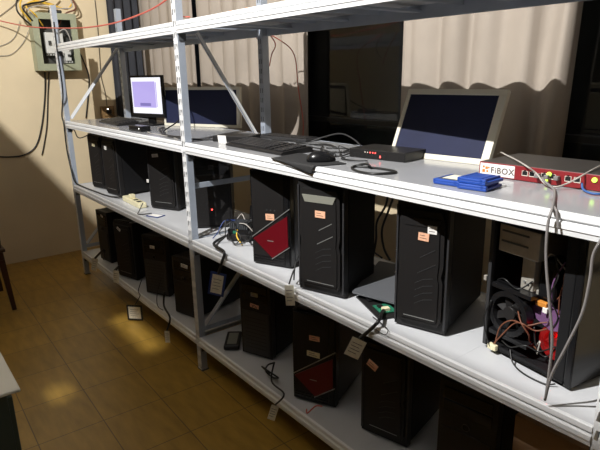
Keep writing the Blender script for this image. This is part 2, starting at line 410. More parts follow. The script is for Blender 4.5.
    for s in stickers: stick(t, s[0]*w, s[1]*w, s[2]*h, s[3]*h, s[4], tilt=s[5] if len(s) > 5 else 0, y={'chevron': -.0070, 'diamond': -.0045}.get(style, -.0015 if s[3] < .9 else -.0005), label=s[6] if len(s) > 6 else None)
    if led == 'red':
        MB().cyl((w*.46, -.004, h*.26), (w*.46, .003, h*.26), .004, 'red_led', 12).build('indicator_light', t)
        MB().box(w*.42, w*.56, -.004, .001, h*.80, h*.86, 'dim', bev=.001).build('badge', t)
    return t
S, O = 'sticker', 'orange'
tower('black tower on the middle shelf at the far left, beside the left post', -1.745, .075, Z1, 12, .19, .41, style='chevron', led='nobay', stickers=[(.42, .62, .79, .84, 'cream', .1)])
tower('black tower second from the left post on the middle shelf, white sticker at its top', -1.43, .072, Z1, 8, .20, .41, style='chevron', led='nobay', stickers=[(.30, .46, .80, .86, S, .1)])
tower('black tower on the middle shelf behind the cream power strip', -.765, .125, Z1, 25, .215, .41, d=.36, style='chevron', led='nobay', stickers=[(.25, .48, .82, .87, S, -.1), (-.03, .05, .42, .47, S)])
tower('black tower with a glowing red light, behind the cross bar of the middle post', -.135, .115, Z1, 57, .205, .41, d=.40, style='plain', led='red')
tower('black and red tower with silver slashes on the middle shelf', .553, .036, Z1, 24, .195, .425, d=.33, style='diamond', side='greysteel', stickers=[(.40, .62, .50, .565, O, -.05)])
tower('large black tower with a pale bay strip under the mouse pad', .932, -.002, Z1, 17.2, .20, .43, d=.255, style='chevron', stickers=[(.43, .65, .715, .775, O)])
tower('large black tower with two stickers, left of the opened computer', 1.382, .047, Z1, 16.3, .175, .425, d=.37, style='chevron', led='nobay', stickers=[(.46, .66, .735, .795, O, .05), (.63, .80, .795, .855, S)])
# bottom shelf
tower('black tower standing furthest left on the bottom shelf', -1.66, .045, Z0, 6, .185, .40, style='plain', stickers=[(.52, .70, .90, .94, S, .3)])
tower('black tower second from the left on the bottom shelf', -1.196, .012, Z0, 15, .205, .41, style='chevron', led='nobay', stickers=[(.28, .48, .86, .91, S, .5)])
tower('charcoal tower third from the left on the bottom shelf', -.754, .036, Z0, 24, .195, .40, d=.38, style='mesh', stickers=[(.36, .56, .80, .85, S)])
tower('black tower on the bottom shelf immediately left of the middle post', -.345, .045, Z0, 14, .19, .36, d=.38, style='plain', stickers=[(.46, .76, .86, .92, S, .05)])
tower('plain black tower standing alone right of the middle post on the bottom shelf', .334, .086, Z0, 21, .185, .41, d=.28, style='mesh', stickers=[(.40, .62, .80, .85, 'silver', 0, 'silver badge'), (.36, .64, .655, .705, O, .1)])
tower('black and red tower with two paper stickers on the bottom shelf', .825, .040, Z0, 25, .20, .42, d=.36, style='diamond', side='greysteel', stickers=[(.42, .66, .72, .775, O), (.36, .66, .54, .60, 'cream', .05)])
t6 = tower('black tower with a crumpled pink sticker on the bottom shelf', 1.175, .105, Z0, 14, .20, .42, d=.36, style='chevron', led='nobay', stickers=[(.16, .38, .71, .78, O, .5)])
tower('black tower furthest right on the bottom shelf, beside the cardboard box', 1.55, .09, Z0, 8, .20, .42, d=.38, style='plain')

# ------------------------------------------------------------------ opened computer
oc = thing('open_computer', 'opened black computer with its side off, red glow and wires inside', 'computer', (1.66, .145, Z1+.0004), math.radians(-9))
w, h, d = .272, .43, .19   # w runs along the case depth, the opening faces the aisle
b = MB()
b.box(0, w, d-.004, d, .012, h, 'steel'); b.box(0, w, 0, d, h-.006, h, 'steel', bev=.001); b.box(0, w, 0, d, .012, .018, 'steel', bev=.001)
b.box(0, .004, 0, d, .012, h, 'steel'); b.box(.240, w, .002, d, .012, h, 'steel', bev=.003)
b.box(0, .240, 0, .006, h-.02, h, 'steel'); b.box(0, .240, 0, .006, .012, .026, 'steel')
b.build('case', oc)
MB().box(.0, .012, -.002, .012, .012, h, 'dim', bev=.001).build('frame_strip', oc)
MB().box(w, w+.022, .002, d-.002, .006, h+.002, 'gloss', bev=.004).build('front_panel', oc)
for fx in (.02, .23):
    for fy in (.02, d-.04): MB().box(fx, fx+.02, fy, fy+.02, 0, .012, 'plastic').build('foot', oc)
MB().box(.012, .236, d-.012, d-.006, .10, h-.03, 'pcb_dark').build('motherboard', oc)
c = MB(); c.box(.02, .155, .012, d-.03, h-.115, h-.035, 'alu', bev=.002)
for k in range(2): c.box(.03, .12, .010, .013, h-.085+.03*k, h-.08+.03*k, 'bracket')
c.build('drive_cage', oc)
c = MB()
for k in range(14): c.box(.103+k*.0045, .1052+k*.0045, .06, d-.02, .20, .315, 'alu')
c.box(.099, .170, .048, .062, .205, .222, 'alu', bev=.002); c.box(.088, .130, .034, .060, .215, .330, 'alu', bev=.003)
for px, pz in ((.103, .310), (.114, .314), (.124, .308), (.103, .240), (.114, .236), (.124, .243)): c.cyl((px, .030, pz), (px, .035, pz), .0035, 'silver', 10)
c.build('heatsink', oc)
c = MB(); c.box(.136, .190, .045, .11, .20, .322, 'gloss', bev=.01); c.build('cooler_fan', oc)
c = MB(); c.prism([(.12, .165), (.145, .19), (.215, .165), (.22, .13), (.19, .12), (.14, .14)], .045, .13, 'violetm'); c.build('graphics_card', oc)
c = MB()
c.box(.145, .18, .03, .045, .185, .200, 'copper', bev=.002).box(.17, .185, .028, .042, .172, .188, 'sticker', bev=.002); c.build('power_plug', oc)
c = MB(); c.ring((.075, .02, .135), (0, 1, 0), .052, .068, .03, 'gloss'); c.cyl((.075, .03, .135), (.075, .012, .135), .02, 'plastic')
for k in range(7):
    a = 2*PI*k/7; R = Matrix.Translation((.075, .022, .135)) @ Matrix.Rotation(a, 4, 'Y') @ Matrix.Translation((.035, 0, 0)) @ Matrix.Rotation(.5, 4, 'X')
    c.box(-.018, .018, -.001, .001, -.012, .012, 'plastic', R)
c.box(.0, .15, .004, .036, .055, .068, 'gloss').box(.0, .15, .004, .036, .203, .215, 'gloss'); c.build('case_fan', oc)
c = MB(); c.ring((.195, .075, .080), (0, 1, 0), .035, .05, .025, 'red_glow'); c.cyl((.195, .085, .080), (.195, .065, .080), .014, 'red_glow')
for k in range(6):
    a = 2*PI*k/6; R = Matrix.Translation((.195, .075, .080)) @ Matrix.Rotation(a, 4, 'Y') @ Matrix.Translation((.025, 0, 0)) @ Matrix.Rotation(.5, 4, 'X')
    c.box(-.012, .012, -.001, .001, -.01, .01, 'red_glow', R)
part_label(c.build('cooling_fan', oc), 'red lit fan')
MB().box(.118, .121, .05, .053, .23, .29, 'red_glow').build('light_strip', oc)
for m, pts in (('browncable', [(.05, -.005, .03), (.06, .0, .09), (.09, .01, .12), (.14, .01, .125), (.17, .03, .14), (.20, .05, .15)]),
               ('browncable', [(.045, -.005, .03), (.07, .0, .07), (.095, .01, .11), (.13, .0, .13), (.16, .02, .115), (.19, .03, .13)]),
               ('browncable', [(.232, .04, .40), (.225, .03, .35), (.232, .03, .31), (.215, .05, .25), (.19, .06, .21)]),
               ('browncable', [(.236, .05, .40), (.234, .035, .34), (.222, .03, .29), (.23, .04, .23), (.21, .07, .18)]),
               ('browncable', [(.222, .06, .40), (.228, .05, .34), (.205, .05, .24), (.20, .06, .16)]),
               ('whitecable', [(.15, .05, .32), (.175, .04, .34), (.21, .04, .315), (.23, .05, .29)]),
               ('rubber', [(.02, .0, .16), (.008, -.012, .10), (.03, -.015, .04), (.045, -.012, .015)]),
               ('rubber', [(.10, .0, .04), (.13, -.02, .012), (.18, -.03, .004), (.24, -.025, .004), (.26, -.01, .01)]),
               ('rubber', [(.15, .03, .12), (.17, .02, .07), (.2, .03, .05), (.23, .05, .12)])):
    MB().tube(pts, .0022, m, 6).build('wire', oc)
for m, pts in (('browncable', [(.10, .02, .15), (.13, .0, .13), (.15, .01, .10), (.14, .03, .07), (.16, .04, .05)]),
               ('rubber', [(.19, .03, .34), (.22, .01, .30), (.21, .0, .24), (.225, .02, .18), (.20, .03, .12), (.21, .03, .06)]),
               ('violetm', [(.215, .04, .33), (.20, .02, .27), (.205, .015, .2), (.19, .03, .14)]),
               ('rubber', [(.02, .02, .22), (.06, .0, .24), (.10, .01, .22), (.13, .03, .25)]),
               ('rubber', [(.07, .0, .05), (.11, -.01, .05), (.15, .0, .07), (.18, .02, .06), (.22, .03, .09)]),
               ('whitecable', [(.165, .03, .07), (.18, .02, .09), (.175, .02, .05)])):
    MB().tube(pts, .0022, m, 6).build('wire', oc)
MB().box(.03, .06, -.015, .0, .012, .03, 'cream', bev=.003).build('white_connector', oc)
MB().box(-.012, -.002, -.004, .006, .215, .23, 'alu', bev=.001).build('latch', oc)

# ------------------------------------------------------------------ things on the worktop
T = Z2+.0004
def flat_panel(label, x, y, yaw, lean, w, h, bez, lb, rb, holes=False):
    t = thing('flat_panel', label, 'panel', (x, y, T), math.radians(yaw))
    R = Matrix.Rotation(-lean, 4, 'X')
    b = MB(); b.box(0, w, 0, .022, 0, bez, 'beige', R, .002); b.box(0, w, 0, .022, h-bez, h, 'beige', R, .002)
    b.box(0, lb, 0, .022, bez, h-bez, 'beige', R, .002); b.box(w-rb, w, 0, .022, bez, h-bez, 'beige', R, .002); b.build('frame', t)
    MB().box(lb, w-rb, .005, .018, bez, h-bez, 'navy', R).build('blue_face', t)
    MB().box(.04, w-.04, .022, .035, .04, h-.04, 'beige', R, .004).build('back_cover', t)
    return t
flat_panel('navy panel in a beige frame, the right one leaning behind the blue drive caddies', 1.035, .385, 6, .44, .415, .278, .022, .016, .030)
flat_panel('navy panel in a beige frame behind the middle post, the left one', -.94, .345, 23, .06, .61, .248, .018, .014, .026)

mo = thing('monitor', 'small lit monitor with a white and violet screen', 'monitor', (-1.085, .30, T), math.radians(14))
w, h = .345, .275
MB().box(-w/2, w/2, 0, .02, .05, .05+h, 'gloss', bev=.003).build('bezel', mo)
MB().box(-w/2+.03, w/2-.03, .02, .045, .08, .02+h, 'plastic', bev=.01).build('back_cover', mo)
sc = MB().box(-w/2+.016, w/2-.016, -.0006, .002, .05+.026, .05+h-.014, 'white_px').build('screen', mo)
MB().box(-w/2+.028, w/2-.075, -.0012, -.0005, .115, .285, 'violet_px').box(w/2-.07, w/2-.062, -.0012, -.0005, .12, .28, 'violet_px').build('picture', sc)
MB().box(-w/2+.10, w/2-.13, -.0016, -.0011, .125, .145, 'violet2_px').build('toolbar', sc)
MB().box(-.035, .035, .022, .04, .008, .12, 'gloss', bev=.004).build('stand_neck', mo)
MB().box(-.11, .11, -.05, .07, 0, .012, 'gloss', bev=.005).build('stand_base', mo)

def keyboard(label, x, y, yaw, w=.44, dpt=.15, single=False):
    cnt = 0; km = None
    k = thing('keyboard', label, 'keyboard', (x, y, T), math.radians(yaw))
    MB().prism([(0, 0), (dpt, 0), (dpt, .022), (dpt-.02, .024), (.01, .012), (0, .008)], 0, w, 'plastic', 'x').build('keyboard_body', k)
    b = MB()
    if not single: b.box(.01, w-.01, .016, dpt-.01, .011, .012, 'plastic')
    for r in range(6):
        n = 20
        for c in range(n):
            if r == 0 and 4 < c < 10:
                if c == 5: x0, x1 = .012+5*(w-.024)/n, .012+10*(w-.024)/n-.003
                else: continue
            else: x0 = .012+c*(w-.024)/n; x1 = x0+(w-.024)/n-.003
            if c in (14, 16): continue
            y0 = .018+r*.0205; z = .013+r*.0021
            if single and cnt < 100:
                cnt += 1
                if x1-x0 > .04: MB().box(x0, x1, y0, y0+.0165, z, z+.006, 'keycap', bev=.0012, seg=1).build('space_bar', k); continue
                if km is None: km = MB().box(0, x1-x0, 0, .0165, 0, .006, 'keycap', bev=.0012, seg=1).build('key', k); ko = km
                else: ko = km.copy(); C.objects.link(ko); ko.parent = k
                ko.location = (x0, y0, z); continue
            b.box(x0, x1, y0, y0+.0165, z, z+.006, 'keycap', bev=.0012, seg=1)
    o = b.build('keycaps', k)
    if single: o['kind'] = 'stuff'
    return k
keyboard('long black keyboard in front, beside the mouse pad', .285, .085, -2, .46, .16, True)
keyboard('black keyboard at the left end of the worktop in front of the lit monitor', -1.62, .14, -4, .46, .15)

# mouse pad drooping over the front edge
b = MB(); nx, ny = 24, 20; A, Bc, Cc, Dd = Vector((.785, -.010, 0)), Vector((1.035, -.046, 0)), Vector((1.085, .108, 0)), Vector((.75, .160, 0)); g = []
for i in range(nx+1):
    row = []
    for j in range(ny+1):
        u, v = i/nx, j/ny
        p = A*(1-u)*(1-v)+Bc*u*(1-v)+Cc*u*v+Dd*(1-u)*v
        z = 0; y = p.y
        if y < -.012:
            o_ = -.012-y; z = -o_*.95; y = -.012-o_*.1
        row.append(b.bm.verts.new((p.x, y, z)))
    g.append(row)
mi = b.mi('mousepad')
for i in range(nx):
    for j in range(ny):
        fc = b.bm.faces.new((g[i][j], g[i+1][j], g[i+1][j+1], g[i][j+1])); fc.smooth = True; fc.material_index = mi
pad = b.build('mouse_pad', loc=(0, 0, T+.0035)); sd = pad.modifiers.new('t', 'SOLIDIFY'); sd.thickness = .003; sd.offset = -1
tag(pad, 'black mouse pad with a corner drooping over the front edge', 'mouse pad')
ms = thing('computer_mouse', 'black computer mouse with a bright highlight on the mouse pad', 'mouse', (.985, .075, T+.004), math.radians(-35))
def shell(m, L, W, Hh, y0=0.):
    b = MB(); t = bmesh.new(); bmesh.ops.create_uvsphere(t, u_segments=28, v_segments=14, radius=1)
    for v in t.verts:
        x, y, z = v.co; z = max(z, -.12)
        v.co = Vector((x*W*(1-.14*y), y*L, (z+.12)*Hh*(1-.18*y)))
    for fc in t.faces: fc.smooth = True
    b.merge(t, m); return b
shell('gloss', .055, .031, .033).build('mouse_body', ms)
MB().cyl((-.004, .038, .024), (.004, .038, .024), .009, 'dim').build('scroll_wheel', ms)
tag(MB().tube([(.97, .125, T+.01), (.93, .19, T+.003), (.86, .25, T+.003), (.72, .30, T+.003), (.6, .31, T+.003), (.45, .33, T+.003)], .002, 'rubber').build('cable'), 'thin black mouse cord running behind the long keyboard', 'cable')

o = thing('paper_card', 'small folded white paper tag at the left end of the long keyboard', 'tag', (.195, .10, T), math.radians(20))
MB().box(0, .05, 0, .0006, 0, .04, 'sticker', Matrix.Rotation(.15, 4, 'X')).build('sheet', o)

# network switch with LEDs
sw = thing('network_switch', 'flat black network switch with red lights behind the cable loop', 'network switch', (.955, .245, T), math.radians(8))
w = .255
MB().box(0, w, 0, .16, 0, .034, 'plastic', bev=.002).build('switch_body', sw)
for k in range(8): MB().box(.02+k*.020, .034+k*.020, -.001, .001, .007, .019, 'port').build('port', sw)
for k in range(5): MB().box(.075+k*.012, .079+k*.012, -.0012, .001, .022, .026, 'red_led' if k > 1 else 'portrim').build('indicator_light', sw)
MB().box(.145, .150, -.0016, .001, .008, .015, 'red_led').build('indicator_light', sw)
tag(MB().tube([(1.147, .085, T+.003), (1.20, .105, T+.003), (1.27, .115, T+.003), (1.325, .105, T+.003), (1.33, .07, T+.004), (1.30, .028, T+.003), (1.24, .022, T+.003), (1.175, .05, T+.003), (1.155, .085, T+.005), (1.19, .10, T+.014), (1.22, .09, T+.012)], .0042, 'rubber').build('cable'), 'short loop of thick black cable lying on the worktop before the switch', 'cable')

# blue drive caddies
def caddy(label, x, y, z, yaw, grey):
    k = thing('drive_caddy', label, 'drive caddy', (x, y, z), math.radians(yaw), None); k.scale = (1, 1, 1.05)
    MB().box(0, .085, 0, .10, 0, .008, 'caddy', bev=.002).box(0, .085, .0, .012, .006, .015, 'caddy', bev=.003).box(.0, .006, 0, .1, .005, .014, 'caddy').box(.069, .075, 0, .1, .005, .014, 'caddy').build('tray', k)
    MB().box(.006, .069, .014, .096, .0072, .0135, 'bracket' if grey else 'caddy', bev=.001).build('drive', k)
    if grey: MB().box(.012, .063, .03, .09, .0135, .0141, 'paper').build('sticker', k)
    else: MB().box(.012, .063, .02, .09, .0135, .0150, 'caddy', bev=.0005).build('lid', k)
    return k
caddy('blue drive caddy holding a labelled drive, left of the blue pair', 1.518, .050, T, 5, True)
caddy('lower blue drive caddy of the pair beside the rack appliance', 1.607, .042, T, 8, False)
caddy('upper blue drive caddy of the pair beside the rack appliance', 1.603, .047, T+.0163, 4, False)

# rack appliance
ap = thing('rack_appliance', 'flat rack appliance with dark red face and white name label', 'network appliance', (1.529, .262, T), math.radians(1.9))
w, h, d = .44, .044, .235
MB().box(0, w, .002, d, .0, h, 'appl', bev=.0015).build('housing', ap)
MB().box(0, w, -.002, .003, .001, h-.001, 'applred', bev=.0008).build('face_plate', ap)
lb = MB().box(.004, .118, -.003, -.0015, .004, h-.004, 'sticker').build('name_label', ap)
text_mesh('FiBOX', .0255, 'ink', 'lettering', lb, Matrix.Translation((.040, -.0032, .0125)) @ Matrix.Rotation(PI/2, 4, 'X'))
b = MB()
for (x, z, q) in ((.012, .012, .009), (.022, .022, .008), (.013, .026, .006), (.026, .013, .006), (.031, .025, .005)): b.box(x, x+q, -.0036, -.0028, z, z+q, 'orange_ink')
b.build('orange_mark', lb)
for k, x in enumerate((.150, .172, .208, .232, .275, .300)):
    b = MB(); b.box(x-.009, x+.009, -.0028, -.0018, .016, .031, 'portrim'); b.box(x-.0075, x+.0075, -.0034, -.0020, .0185, .0300, 'port')
    b.prism([(x-.003, .0305), (x+.003, .0305), (x+.002, .034), (x-.002, .034)], -.0032, -.002, 'port'); b.build('port', ap)
for x in (.222, .345): MB().cyl((x, -.006, .030), (x, -.0015, .030), .0065, 'green_led', 14).build('indicator_light', ap)
MB().cyl((.216, -.004, .012), (.216, -.0015, .012), .004, 'green_led', 12).build('indicator_light', ap)
b = MB()
for k in range(3): b.box(.185+k*.028, .198+k*.028, -.018, -.002, .017, .029, 'greycable', bev=.002)
b.build('plug', ap)

# cables over the front edge at right
def cable(label, pts, r, m, cat='cable', name='cable', seg=8): return tag(MB().tube(pts, r, m, seg).build(name), label, cat)
cable('grey network cable plugged into the appliance and hanging to the opened computer', [(1.745, .245, T+.022), (1.76, .225, T+.018), (1.8070, 0.1920, 1.2640), (1.8660, 0.0790, 1.2640), (1.9080, -0.0100, 1.2640), (1.9110, -0.0280, 1.2290), (1.9160, -0.0300, 1.1510), (1.9340, -0.0300, 1.0510), (1.9520, -0.0300, 0.9540), (1.9490, -0.0200, 0.8630), (1.9440, -0.0120, 0.7910)], .0034, 'greycable')
cable('grey network cable hanging in a slant at the right edge of the opened computer', [(2.0, .10, T+.004), (2.0400, -0.0120, 1.2680), (2.0310, -0.0300, 1.2210), (2.0190, -0.0300, 1.1820), (2.0190, -0.0300, 1.1260), (2.0120, -0.0300, 1.0440), (1.9860, -0.0300, 0.9490), (1.9580, -0.0240, 0.8610), (1.9440, -0.0140, 0.7800)], .0034, 'greycable')
cable('pale cable arching over the top of the rack appliance', [(1.3560, 0.6360, 1.2700), (1.4570, 0.4920, 1.3000), (1.5360, 0.3930, 1.3100), (1.6140, 0.3220, 1.3100), (1.6930, 0.2420, 1.3100), (1.7200, 0.2520, 1.2910), (1.7600, 0.2320, 1.2680), (1.8000, 0.2140, 1.2680), (1.8170, 0.2450, 1.2770), (1.8440, 0.2500, 1.2970), (1.8440, 0.3270, 1.3090), (1.8220, 0.4520, 1.3090)], .0024, 'whitecable')
cable('short grey loop of cable hooked over the front edge before the appliance', [(1.8630, 0.0750, 1.2640), (1.8970, 0.0190, 1.2640), (1.9140, -0.0060, 1.2640), (1.9210, -0.0120, 1.2570), (1.9290, -0.0140, 1.2210)], .003, 'greycable')
cable('blue cable lying on the worktop under the right end of the appliance face', [(1.8460, 0.2620, 1.2790), (1.8560, 0.2490, 1.2660), (1.8870, 0.2220, 1.2640), (1.9100, 0.2280, 1.2640), (1.9240, 0.2610, 1.2640), (2.04, .21, T+.004)], .003, 'bluecable')

# cable tangle behind keyboards and by the middle post
cable('black cable tangle strand below the dark window beside the mouse', [(.86, .35, T+.004), (.80, .33, T+.02), (.90, .25, T+.004), (.95, .20, T+.012), (1.02, .17, T+.004), (1.10, .20, T+.004)], .0022, 'rubber')
cable('thin black cable curling from the switch towards the mouse', [(1.0, .22, T+.012), (.99, .17, T+.004), (1.06, .16, T+.004), (1.12, .17, T+.01), (1.09, .20, T+.004)], .0018, 'rubber')
cable('grey cable arching in front of the dark window behind the mouse', [(.50, .42, T+.004), (.56, .46, T+.03), (.66, .47, T+.05), (.78, .44, T+.035), (.88, .40, T+.004)], .003, 'dim')
cable('black cable lying behind the long keyboard', [(.20, .30, T+.003), (.35, .27, T+.004), (.5, .29, T+.006), (.62, .27, T+.004), (.76, .24, T+.003), (.84, .28, T+.003)], .0035, 'rubber')
cable('black cable bundle crossing from the lit monitor towards the middle post', [(-.80, .28, T+.004), (-.62, .17, T+.012), (-.45, .10, T+.006), (-.28, .07, T+.004), (-.12, .10, T+.004)], .004, 'rubber')
cable('grey cable running past the left navy panel to the middle post', [(-.72, .25, T+.004), (-.52, .12, T+.02), (-.33, .06, T+.006), (-.15, .05, T+.004), (.02, .12, T+.004), (.14, .22, T+.004)], .0035, 'dim')
cable('thin pale cable curving in front of the left navy panel', [(-.60, .08, T+.003), (-.48, .05, T+.004), (-.36, .03, T+.01), (-.22, .05, T+.003), (-.10, .03, T+.003)], .002, 'whitecable')
cable('black monitor cable hanging between the screen and the left navy panel', [(-.80, .40, T+.20), (-.68, .38, T+.14), (-.58, .28, T+.06), (-.52, .15, T+.01), (-.44, .12, T+.004)], .004, 'rubber')
ad = thing('power_adapter', 'black power adapter with a white light in front of the lit monitor', 'power adapter', (-.80, .045, T), math.radians(5))
MB().box(0, .16, 0, .065, 0, .032, 'gloss', bev=.006).build('adapter_body', ad)
MB().cyl((.135, -.001, .018), (.135, .003, .018), .003, 'white_led', 10).build('indicator_light', ad)
cable('black cable snaking behind the mouse towards the dark window', [(.72, .33, T+.004), (.80, .38, T+.004), (.88, .31, T+.004), (.83, .25, T+.006), (.74, .28, T+.004), (.66, .36, T+.006), (.55, .37, T+.004)], .003, 'rubber')
cable('black cable with a plug lying between the mouse and the network switch', [(.90, .17, T+.004), (.94, .22, T+.004), (.93, .28, T+.012), (.86, .30, T+.004), (.80, .44, T+.004)], .0028, 'rubber')
cable('thick black cable lying along the back of the worktop behind the long keyboard', [(.30, .34, T+.006), (.42, .38, T+.006), (.52, .34, T+.008), (.64, .40, T+.006), (.75, .36, T+.006)], .0045, 'rubber')
dv = thing('set_top_device', 'low black device with a small green light beside the middle post', 'network device', (.10, .12, T), math.radians(30))
MB().box(0, .20, 0, .14, 0, .028, 'plastic', bev=.003).build('device_body', dv)
MB().cyl((.06, -.001, .014), (.06, .003, .014), .003, 'green_led', 10).build('indicator_light', dv)
ru = thing('loose_keyboard_tray', 'dark grey slim keyboard lying behind the long keyboard', 'keyboard', (.12, .36, T), math.radians(8))
MB().box(0, .36, 0, .11, 0, .014, 'dim', bev=.003).build('keyboard_body', ru)
b = MB()
for r in range(5):
    for c in range(18): b.box(.01+c*.019, .026+c*.019, .01+r*.019, .026+r*.019, .014, .017, 'keycap')
b.build('keycaps', ru); ru.name = 'keyboard'
for (x, y) in ((1.33, .31), (1.39, .30)):
    pass

# ------------------------------------------------------------------ middle shelf bits
ps = thing('power_strip', 'cream power strip lying on the middle shelf between two towers', 'power strip', (-1.12, .075, Z1+.0004), math.radians(-2))
MB().box(0, .31, 0, .055, 0, .035, 'cream', bev=.006).build('strip_body', ps)
for k in range(2): MB().box(.17+k*.065, .205+k*.065, .012, .042, .0345, .0356, 'port').build('socket', ps)
MB().box(.10, .14, .01, .045, .035, .062, 'cream', bev=.005).build('plug', ps)
bg = thing('badge_card', 'blue rimmed white card lying at the front of the middle shelf', 'card', (-.60, .02, Z1+.0004), math.radians(20))
MB().box(0, .10, 0, .065, 0, .004, 'bluepl', bev=.001).box(.008, .092, .008, .057, .004, .0046, 'sticker').build('card', bg)
cable('black cord looping down in front of the third tower from the left', [(-.70, .05, Z1+.06), (-.69, .02, Z1+.02), (-.66, .0, Z1+.004), (-.6, .06, Z1+.012)], .003, 'rubber')
cf = thing('loose_cooler', 'loose cooler fan and heatsink with wires on the middle shelf', 'cooling fan', (.175, .125, Z1+.0004), math.radians(35))
MB().box(0, .10, 0, .09, .004, .03, 'plastic', bev=.003).box(.005, .095, .005, .085, .03, .05, 'gloss', bev=.001).box(.03, .05, -.001, .005, .034, .044, 'pcb').build('fan_frame', cf)
b = MB()
for k in range(10): b.box(.012+k*.008, .016+k*.008, .01, .08, .05, .075, 'bracket')
b.build('heatsink', cf); cf.scale = (1.25, 1.25, 1.25)
for q in range(9):
    a = q*.7; MB().tube([(.05+.03*math.cos(a), .04+.03*math.sin(a), .075), (.05+.07*math.cos(a+.5), .04+.06*math.sin(a+.5), .06+.015*(q % 3)), (.05+.10*math.cos(a+.8), .03+.07*math.sin(a+.8), .03), (.05+.12*math.cos(a+.6), .03+.08*math.sin(a+.6), .004)], .0022, ('rubber', 'rubber', 'whitecable', 'rubber', 'bluepl')[q % 5], 6).build('wire', cf)
MB().box(.0, .05, .05, .09, .052, .07, 'bluepl', bev=.003).build('blue_connector', cf)
for m, p in (('rubber', [(.09, .02, .05), (.13, .0, .03), (.16, .03, .005), (.2, .0, .004)]), ('whitecable', [(.09, .03, .05), (.14, .04, .04), (.18, .0, .01), (.22, .02, .004)]), ('rubber', [(.09, .0, .03), (.12, -.05, .02), (.16, -.06, .004)]), ('yellowcable', [(.05, -.0, .05), (.06, -.03, .03), (.09, -.05, .004)]), ('rubber', [(.02, 0, .03), (.03, -.04, .03), (.07, -.06, .01), (.12, -.03, .03), (.09, .04, .07)])):
    MB().tube(p, .0028, m, 6).build('wire', cf)
pl = thing('metal_plate', 'dark grey metal plate propped behind the loose cooler fan', 'metal plate', (.02, .36, Z1+.0004), math.radians(10))
MB().box(0, .16, 0, .003, 0, .12, 'greysteel', Matrix.Rotation(-.15, 4, 'X'), .0008).build('plate', pl)
sp = thing('computer_side_sheet', 'loose dark grey computer side panel lying between the two large towers', 'computer panel', (0, 0, Z1+.0004))
MB().prism([(.96, .42), (1.10, .47), (1.34, .145), (1.135, .095)][::-1], .026, .030, 'greysteel', 'z').prism([(1.135, .095), (1.34, .145), (1.338, .150), (1.137, .10)], .023, .026, 'greysteel', 'z').build('sheet', sp)
MB().box(1.10, 1.14, .36, .37, .030, .032, 'silver').box(1.07, 1.11, .40, .44, 0, .026, 'greysteel').build('slot_edge', sp)
pb = thing('circuit_tray', 'black bracket with a green circuit board at the shelf edge, left of the two-sticker tower', 'circuit board', (1.1340, 0.1150, 0.7590), math.radians(-22))
MB().box(0, .21, -.0, .10, .0, .006, 'plastic', bev=.001).box(.0, .21, .095, .10, .0, .022, 'plastic').box(.01, .07, .02, .08, .006, .014, 'gloss', bev=.002).build('bracket', pb)
MB().box(.11, .18, .02, .08, .008, .011, 'pcb').box(.12, .14, .03, .05, .011, .015, 'port').box(.15, .17, .035, .06, .011, .02, 'cream').build('board', pb)
b = MB()
for k in range(3): b.box(.02+k*.025, .035+k*.025, .084, .09, .006, .012, 'alu')
b.build('connector', pb)

# ------------------------------------------------------------------ cords with hanging tags
def hang_tag(label, cord, corner, w, h, tilt, face='paper', rim=None, cordm='rubber', r=.003, yaw=.75, name='hanging_tag'):
    corner = (corner[0], corner[1]-.02, corner[2])
    t = thing(name, label, 'tag', corner, yaw)
    R = Matrix.Rotation(tilt, 4, 'Y')
    b = MB()
    if rim: b.box(-w/2-.012, w/2+.012, 0, .003, -h-.012, .012, rim, R, .001)
    b.box(-w/2, w/2, -.0012, .0006, -h, 0, face, R)
    for k in range(4): b.box(-w*.36, w*(.34-.12*(k % 2)), -.0015, -.0011, -h*(.25+.17*k)-.001, -h*(.25+.17*k)+.001, 'ink', R)
    b.build('card', t)
    c0 = Vector(corner); Ri = Matrix.Rotation(-yaw, 3, 'Z')
    MB().tube([Ri @ (Vector(p)-c0) for p in cord]+[(0, .001, .004)], r, cordm, 8).build('cord', t)
    return t
Yt = -.014
hang_tag('white tag on a thick black sheathed cord beside the circuit board', [(1.2730, 0.1300, 0.7590), (1.32, .06, Z1+.02), (1.3690, -0.0120, 0.7830), (1.3280, -0.0160, 0.7330)], (1.3120, -0.0180, 0.7050), .052, .072, .42, r=.0065)
hang_tag('blue framed tag hanging from the loose cooler fan', [(0.0960, 0.1680, 0.7590), (.23, .02, Z1+.02), (0.3860, -0.0140, 0.7820), (0.3650, -0.0160, 0.7280)], (0.3620, -0.0180, 0.6670), .055, .095, .2, rim='bluepl', r=.007)
hang_tag('narrow printed tag hanging between the red tower and the pale-bay tower', [(.86, .10, Z1+.15), (.84, .06, Z1+.08), (.875, .02, Z1+.02), (0.9210, -0.0140, 0.8410)], (0.9160, -0.0160, 0.7820), .036, .085, -.05, r=.003)
hang_tag('tag hanging off the left end of the bottom shelf, first of the tags', [(-1.50, .02, Z0+.05), (-1.3680, -0.0120, 0.3620)], (-1.5270, -0.0140, 0.2600), .045, .10, .25, r=.009)
hang_tag('narrow tag hanging below the second bottom tower from the left', [(-1.24, .0, Z0+.03), (-1.0840, -0.0120, 0.3150)], (-1.0880, -0.0140, 0.2850), .04, .09, .1, r=.006)
hang_tag('wide white tag hanging on a cord above the bright floor patch', [(-.80, .03, Z0+.08), (-.80, .0, Z0+.01), (-0.7460, -0.0120, 0.1990)], (-0.8140, -0.0140, 0.1060), .085, .085, 0, rim='rubber', r=.003)
hang_tag('narrow tag low beside the middle post under the bottom shelf', [(-.42, .02, Z0+.12), (-.40, .0, Z0+.04), (-0.2950, -0.0140, 0.2040)], (-0.3080, -0.0150, 0.1220), .03, .075, 0, r=.006)
